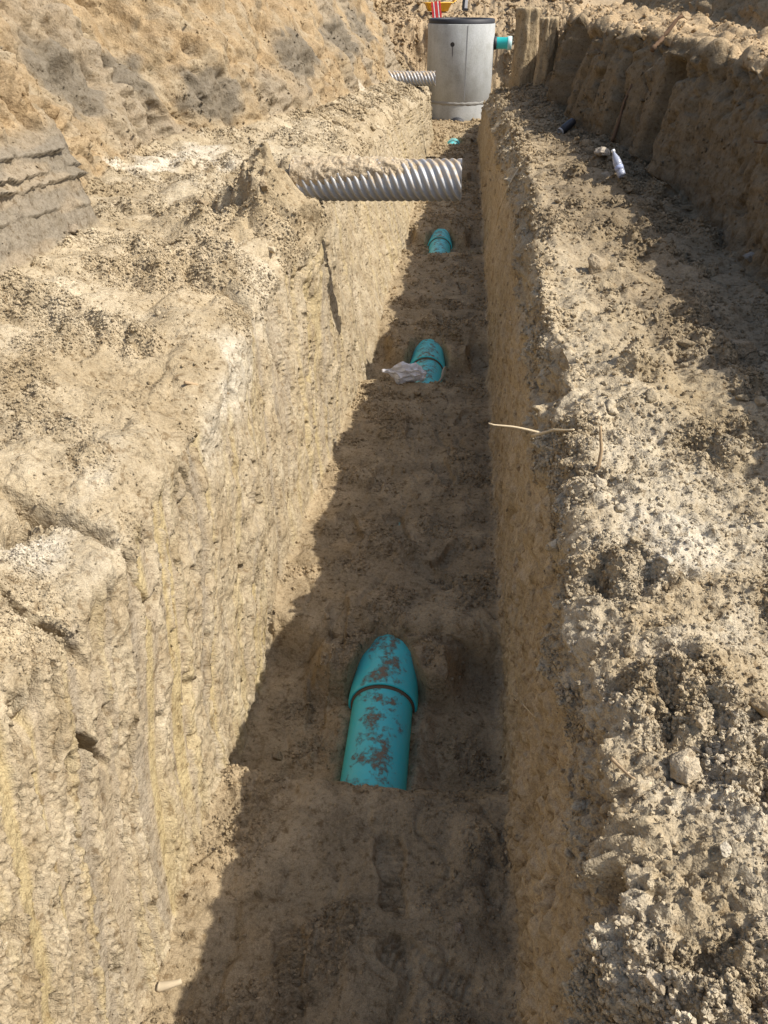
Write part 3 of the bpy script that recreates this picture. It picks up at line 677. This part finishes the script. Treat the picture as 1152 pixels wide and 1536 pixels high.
# bottle lying on the right bench
bp = spot(934, 272) + Vector((0, 0, .03))
BSC = .8
bt = empty('plastic_bottle', bp, 'clear dusty plastic bottle with white cap, leaning on the shaded bench', 'bottle', rot=(math.radians(-35), math.radians(-22), .1))
mb = mat('dusty_clear_plastic', (.50, .53, .62), .25); mb.node_tree.nodes['Principled BSDF'].inputs['Transmission Weight'].default_value = .35
v, f = lathe([(.001, 0), (.028, .0), (.033, .008), (.033, .035), (.030, .04), (.033, .045), (.033, .085), (.030, .09), (.033, .095), (.033, .12), (.028, .15), (.016, .185), (.012, .195), (.012, .215)], 28)
mesh_obj('bottle_body', v, f, mb, bt); bt.scale = (BSC, BSC, BSC)
v, f = lathe([(.013, .205), (.0145, .206), (.0145, .225), (.001, .226)], 20); mesh_obj('cap', v, f, M_WHITE, bt)
v, f = lathe([(.0335, .05), (.0338, .05), (.0338, .084), (.0335, .084)], 28); mesh_obj('paper_label', v, f, mat('faded_label', (.36, .40, .55), .6), bt)
# black offcut
cp = spot(846, 196) + Vector((0, 0, .045))
ct = empty('pipe_offcut', cp, 'short black pipe offcut with a pale end lying high on the shaded bench', 'pipe offcut', rot=(0, math.radians(62), math.radians(35)))
v, f = lathe([(.030, -.07), (.036, -.07), (.037, -.02), (.038, .05), (.035, .085), (.02, .1), (.001, .102)], 24); mesh_obj('sleeve', v, f, M_DARK, ct)
v, f = lathe([(.001, -.06), (.030, -.06), (.031, -.085), (.0365, -.085), (.0365, -.07)], 24); mesh_obj('end_ring', v, f, mat('pale_plastic', (.5, .48, .45), .6), ct)
# stone slab beside the bottle, twigs, roots, pegs
M_TWIG = mat('dry_twig', (.40, .29, .17), .85, spec=.2); M_PTWIG = mat('pale_twig', (.58, .47, .30), .85, spec=.2); M_ROOT = mat('dark_root', (.16, .10, .06), .9, spec=.15)
def twig(name, pix, lift, rad, m, label, cat):
    """pix: where the twig touches or hovers over the ground it lies on; lift in metres at each point"""
    P = [spot(x, y) + Vector((0, 0, l)) for (x, y), l in zip(pix, lift)]
    return P, rad, m, name, label, cat
def lay(P, rad, m, name, label, cat):
    Q = []
    for i in range(len(P) - 1):
        for k in range(5):
            t = k / 5; q = P[i].lerp(P[i + 1], t); q += Vector(mnoise.noise_vector(q * 9)) * .006 * (0 if (i == 0 and k == 0) else 1); Q.append(q)
    Q.append(P[-1]); base = Q[0].copy()
    o = tube(name, [q - base for q in Q], lambda t: rad * (1.05 - .5 * t), m); o.location = base
    tag(o, label, cat)
p = spot(800, 652); lay([p + Vector((.03, 0, .01)), p + Vector((-.06, .01, .02)), p + Vector((-.15, .015, .032))], .0045, M_PTWIG, 'twig', 'thin pale twig poking left over the trench edge at mid height', 'twig')
p = spot(795, 660); q = spot(858, 647); lay([p + Vector((0, -.01, .02)), p.lerp(q, .5) + Vector((0, 0, .025)), q + Vector((0, 0, .012))], .0055, M_PTWIG, 'twig', 'pale twig lying flat on the right spoil ridge beside the upright stick', 'twig')
p = spot(894, 700); lay([p + Vector((0, 0, -.01)), p + Vector((.004, .01, .05)), p + Vector((-.004, .02, .115))], .006, M_TWIG, 'twig', 'brown stick standing upright on the right spoil ridge', 'twig')
p = spot(285, 580); q = spot(352, 592); lay([p + Vector((-.01, 0, .02)), p.lerp(q, .5) + Vector((.03, 0, .01)), q + Vector((.02, -.01, .01))], .006, M_TWIG, 'twig', 'brown twig sticking out of the crest of the sunlit left wall', 'twig')
lay([spot(778, 252) + Vector((0, 0, .03)), spot(762, 285) + Vector((-.02, 0, .04)), spot(752, 315) + Vector((-.03, 0, .02)), spot(745, 335) + Vector((-.02, 0, 0))], .006, M_PTWIG, 'root', 'curved pale root hanging over the right trench edge opposite the corrugated pipe', 'root')
lay([spot(768, 1048) + Vector((-.01, 0, .006)), spot(785, 1062) + Vector((-.008, 0, .01)), spot(806, 1078) + Vector((-.004, 0, .006))], .0022, M_PTWIG, 'straw', 'thin dry straw on the shaded right wall near the first pipe joint', 'straw')
lay([spot(915, 1143) + Vector((0, 0, .015)), spot(932, 1158) + Vector((0, 0, .018)), spot(948, 1172) + Vector((0, 0, .01))], .0035, M_TWIG, 'twig', 'short curved brown twig on the pale rubble low on the right', 'twig')
p = spot(922, 214); lay([p + Vector((-.03, -.02, 0)), p + Vector((.0, .0, .14)), p + Vector((.03, .02, .30)), p + Vector((.07, .05, .42))], .015, M_ROOT, 'root', 'dark root leaning against the fluted right bank above the bottle', 'root')
p = spot(1146, 212); lay([p + Vector((.03, .0, .0)), p + Vector((-.03, -.01, .002)), p + Vector((-.06, -.015, .004))], .009, M_ROOT, 'root', 'dark root end sticking out of the shaded bank at the right edge', 'root')
p = spot(1000, 65); lay([p + Vector((-.12, -.1, -.05)), p + Vector((-.02, 0, .05)), p + Vector((.07, .05, .16)), p + Vector((.1, .06, .17))], .02, M_ROOT, 'root', 'thick brown root stump lying on top of the low right bank', 'root')
p = spot(258, 1476); lay([p + Vector((-.03, -.008, .004)), p + Vector((0, 0, .009)), p + Vector((.03, .010, .009))], .013, mat('pale_wood', (.46, .37, .24), .9), 'wood_peg', 'short pale wooden peg at the foot of the sunlit left wall', 'peg')

# ------------------------------------------------------------------ clods and stones
def rock_mesh(k, sub, flat=1.0):
    bm = bmesh.new(); bmesh.ops.create_icosphere(bm, subdivisions=sub, radius=1)
    st_ = Vector((random.uniform(.8, 1.25), random.uniform(.7, 1.05), random.uniform(.6, .85) * flat)); off = Vector((k * 3.7, k * 1.3, -k))
    pl = [(Vector((random.gauss(0, 1), random.gauss(0, 1), random.gauss(0, 1))).normalized(), random.uniform(.42, .75)) for _ in range(13)]
    for v_ in bm.verts:
        p = v_.co.copy(); r = 1.0
        for nrm, d in pl:
            c = p.dot(nrm)
            if c > d: r = min(r, d / c)
        r *= 1 + .16 * mnoise.noise(p * 1.6 + off) + .10 * mnoise.noise(p * 4 + off) + .05 * mnoise.noise(p * 10 + off)
        v_.co = Vector((p.x * st_.x, p.y * st_.y, p.z * st_.z)) * r
    me = bpy.data.meshes.new('clod'); bm.to_mesh(me); bm.free(); me.polygons.foreach_set('use_smooth', [True] * len(me.polygons)); me.materials.append(M_CLOD)
    return me
ROCKS = [rock_mesh(k, 4) for k in range(8)]; ROCKS_S = [rock_mesh(k + 20, 3) for k in range(8)]; SLAB = rock_mesh(40, 4, .45)
def clod(name, p, r, c, label=None, cat=None, group=None, me=None, rot=None, parent=None):
    o = bpy.data.objects.new(name, me or random.choice(ROCKS)); COL.objects.link(o)
    o.location = p; o.scale = (r, r, r); o.rotation_euler = rot or (random.uniform(-.5, .5), random.uniform(-.5, .5), random.uniform(0, 6.3)); o.color = (*c, 1)
    if parent: o.parent = parent; return o
    return tag(o, label, cat, group)
def colour_at(i, j, k=1.0): return tuple(float(q) for q in np.clip(colr[i, j] * k, .02, .8))
BIG = [((1140, 1062), 34, 'earth_clod', 'large brown angular clod at the right edge, low on the rubble', 'clod', (.40, .29, .16)),
       ((1052, 1088), 20, 'earth_clod', 'rounded tan clod left of the large brown one at the right edge', 'clod', (.48, .38, .25)),
       ((1030, 1160), 32, 'earth_clod', 'pitted pale clod below the tan rounded clod on the right rubble', 'clod', (.45, .36, .24)),
       ((990, 1478), 24, 'earth_clod', 'pale blocky clod at the bottom right of the rubble', 'clod', (.52, .43, .31)),
       ((1085, 1275), 18, 'limestone', 'whitish stone on the bright rubble, low right', 'stone', (.62, .57, .47)),
       ((1000, 838), 12, 'limestone', 'small white stone on the pale crest of the right rubble', 'stone', (.62, .57, .47)),
       ((895, 402), 26, 'earth_clod', 'wide rounded clod at the shadow edge of the right bench', 'clod', (.47, .38, .26)),
       ((1125, 385), 13, 'grey_stone', 'grey stone against the foot of the shaded right bank', 'stone', (.34, .33, .31)),
       ((1110, 528), 26, 'earth_clod', 'dark shaded clod right of the sunlit spoil ridge', 'clod', (.30, .23, .15)),
       ((688, 1390), 13, 'pale_stone', 'pale pebble half sunk in the dark trench floor, lower right', 'stone', (.42, .34, .27)),
       ((385, 1340), 10, 'earth_clod', 'small clod on the trench floor near the shadow edge, lower left', 'clod', (.22, .17, .10)),
       ((417, 1135), 11, 'earth_clod', 'small rounded clod left of the nearest teal pipe', 'clod', (.22, .17, .10)),
       ((108, 345), 14, 'earth_clod', 'dark sided clod at the foot of the grey clay face', 'clod', (.34, .27, .19)),
       ((305, 305), 12, 'earth_clod', 'brown lump on the left bench below the white lime patch', 'clod', (.40, .30, .19)),
       ((395, 285), 13, 'earth_clod', 'brown lump just left of the corrugated pipe mouth', 'clod', (.40, .30, .19))]
for (x, y), rp, nm, lab, cat, c in BIG:
    i, j = pick(x, y); p = Vector((FX[i, j], FY[i, j], FZ[i, j])); r = rp * PD[i, j] / F_PX
    clod(nm, p + Vector((NX[i, j], NY[i, j], NZ[i, j])) * r * .22, r, tuple(.5 * q + .5 * w for q, w in zip(c, colour_at(i, j))), lab, cat)
i, j = pick(905, 238); clod('stone_slab', Vector((FX[i, j], FY[i, j], FZ[i, j] + .03)), .11, (.42, .36, .28), 'flat pale edged slab beside the plastic bottle', 'slab', me=SLAB, rot=(.1, .1, .2))
i, j = pick(912, 262); clod('stone_slab', Vector((FX[i, j], FY[i, j], FZ[i, j])), .08, (.36, .3, .22), 'dark flat slab just under the pale edged slab', 'slab', me=SLAB, rot=(.2, -.1, 1.2))
vis = (PX > -20) & (PX < 1172) & (PY > -10) & (PY < 1556) & (PD < 30)
def scatter(mask, n, rp0, rp1, land, power=2.2):
    idx = np.flatnonzero((mask & vis).ravel())
    # even over the picture: weight by the screen area a cell covers, so denser where the grid is coarse on screen
    sw = (1.0 / np.maximum(PD.ravel()[idx], .5) ** 1.0) * space.repeat(NC, 1).ravel()[idx]; sw /= sw.sum()
    for k in rng.choice(idx, n, replace=False, p=sw):
        i, j = divmod(int(k), NC)
        t = rng.random() ** power; r = (rp0 + (rp1 - rp0) * t) * PD[i, j] / F_PX
        p = Vector((FX[i, j] + NX[i, j] * r * .2, FY[i, j] + NY[i, j] * r * .2, FZ[i, j] + NZ[i, j] * r * .2))
        clod('earth_clod', p, r, colour_at(i, j, rng.uniform(.9, 1.12)), me=random.choice(ROCKS_S), parent=LAND[land])
Z = lambda w: (w + 0 * GX) > .5
scatter(Z(zRB + zRC) & (GY < 2.4), 95, 5, 17, 5, 2.6)
scatter(Z(zRB + zRC) & (GY > 2.4) & (GY < 9), 90, 5, 13, 5)
scatter(Z(zLB + zLC) & (GY < 12), 60, 4.5, 11, 1)
scatter(Z(zF) & (GY < 16), 25, 4, 8, 3)
scatter(Z(zP) & (GY > 3), 26, 4, 9, 6)
scatter((farw + 0 * GX > .5) & (GZ < 3), 26, 4, 7, 8)

# ------------------------------------------------------------------ crumbs nobody could count: instanced on points
def crumb_object(name, mask_w, n, s0, s1, power, label):
    w = (mask_w * vis * (space / np.maximum(PD, .6) ** 1.2)).ravel(); w = w / w.sum()
    k = rng.choice(len(w), n, p=w); i, j = k // NC, k % NC
    jit = rng.uniform(-.5, .5, (n, 2))
    s = (s0 + (s1 - s0) * rng.random(n) ** power) * (.6 + .30 * PD[i, j])
    P = np.stack([FX[i, j] + jit[:, 0] * .008, FY[i, j] + jit[:, 1] * space[i, 0], FZ[i, j]], 1)
    P += np.stack([NX[i, j], NY[i, j], NZ[i, j]], 1) * (s * .25)[:, None]
    me = bpy.data.meshes.new(name); me.vertices.add(n); me.vertices.foreach_set('co', P.astype(np.float32).ravel())
    at_ = me.attributes.new('size', 'FLOAT', 'POINT'); at_.data.foreach_set('value', s.astype(np.float32))
    c = np.ones((n, 4), np.float32); c[:, :3] = np.clip(colr[i, j] * rng.uniform(.82, 1.2, (n, 1)), .02, .8)
    at_ = me.attributes.new('soil', 'FLOAT_COLOR', 'POINT'); at_.data.foreach_set('color', c.ravel())
    o = bpy.data.objects.new(name, me); COL.objects.link(o); o['kind'] = 'stuff'; o['label'] = label
    g = bpy.data.node_groups.new(name, 'GeometryNodeTree')
    g.interface.new_socket('Geometry', in_out='INPUT', socket_type='NodeSocketGeometry'); g.interface.new_socket('Geometry', in_out='OUTPUT', socket_type='NodeSocketGeometry')
    N = g.nodes; L = g.links.new
    gi, go = N.new('NodeGroupInput'), N.new('NodeGroupOutput')
    geo = N.new('GeometryNodeGeometryToInstance')
    for q in range(5):
        ico = N.new('GeometryNodeMeshIcoSphere'); ico.inputs['Radius'].default_value = 1; ico.inputs['Subdivisions'].default_value = 2
        spn = N.new('GeometryNodeSetPosition'); nz = N.new('ShaderNodeTexNoise'); nz.noise_dimensions = '4D'; nz.inputs['W'].default_value = q * 3.3; nz.inputs['Scale'].default_value = 1.5; nz.inputs['Detail'].default_value = 2
        vm = N.new('ShaderNodeVectorMath'); vm.operation = 'SUBTRACT'; L(nz.outputs['Color'], vm.inputs[0]); vm.inputs[1].default_value = (.5, .5, .5)
        vs = N.new('ShaderNodeVectorMath'); vs.operation = 'SCALE'; L(vm.outputs[0], vs.inputs[0]); vs.inputs['Scale'].default_value = 1.7
        L(ico.outputs[0], spn.inputs['Geometry']); L(vs.outputs[0], spn.inputs['Offset'])
        sm = N.new('GeometryNodeSetMaterial'); sm.inputs['Material'].default_value = M_CRUMB; L(spn.outputs[0], sm.inputs[0])
        L(sm.outputs[0], geo.inputs[0])
    iop = N.new('GeometryNodeInstanceOnPoints'); L(gi.outputs[0], iop.inputs['Points']); L(geo.outputs[0], iop.inputs['Instance']); iop.inputs['Pick Instance'].default_value = True
    rv = N.new('FunctionNodeRandomValue'); rv.data_type = 'FLOAT_VECTOR'; rv.inputs[1].default_value = (6.28, 6.28, 6.28)
    L(rv.outputs[0], iop.inputs['Rotation'])
    na = N.new('GeometryNodeInputNamedAttribute'); na.data_type = 'FLOAT'; na.inputs[0].default_value = 'size'; rs = N.new('FunctionNodeRandomValue'); rs.data_type = 'FLOAT_VECTOR'; rs.inputs[0].default_value = (.5, .6, .45); rs.inputs[1].default_value = (1.35, 1.2, .95); rs.inputs['Seed'].default_value = 5
    sv = N.new('ShaderNodeVectorMath'); sv.operation = 'SCALE'; L(rs.outputs[0], sv.inputs[0]); L(na.outputs[0], sv.inputs['Scale']); L(sv.outputs[0], iop.inputs['Scale'])
    L(iop.outputs[0], go.inputs[0])
    md = o.modifiers.new('crumbs', 'NODES'); md.node_group = g
    return o
crumb_object('soil_crumbs', (1.0 * zRB + .45 * zRC + .01 * zRW + .7 * zP +   .06 * zRK) * (.08 + crust), 90000, .0010, .0070, 4.2, 'loose crumbs of dry soil over the right bench')
crumb_object('soil_crumbs', (.8 * zLB +   .5 * zLC + .012 * zLW + .12 * zB + .02 * zC) * (.05 + crust), 85000, .0010, .0048, 4.0, 'loose crumbs of dry soil over the left bench and bank')
crumb_object('soil_crumbs', (zRB + .4 * zRC) * (GY < 2.2) * (.1 + crust), 30000, .0010, .0055, 3.5, 'fine loose crumbs on the near right rubble')
crumb_object('soil_crumbs', (zLB + zLC + .03 * zLW) * (GY < 4) * (.05 + crust), 25000, .0010, .0042, 3.5, 'fine loose crumbs on the near left bench')
crumb_object('soil_crumbs', zF * (.08 + fcr), 30000, .0012, .006, 3.5, 'damp crumbs of soil over the trench floor')
crumb_object('soil_crumbs', farw * (1 - .5 * zB), 4000, .003, .009, 2.5, 'loose lumps of soil on the slope behind the manhole')
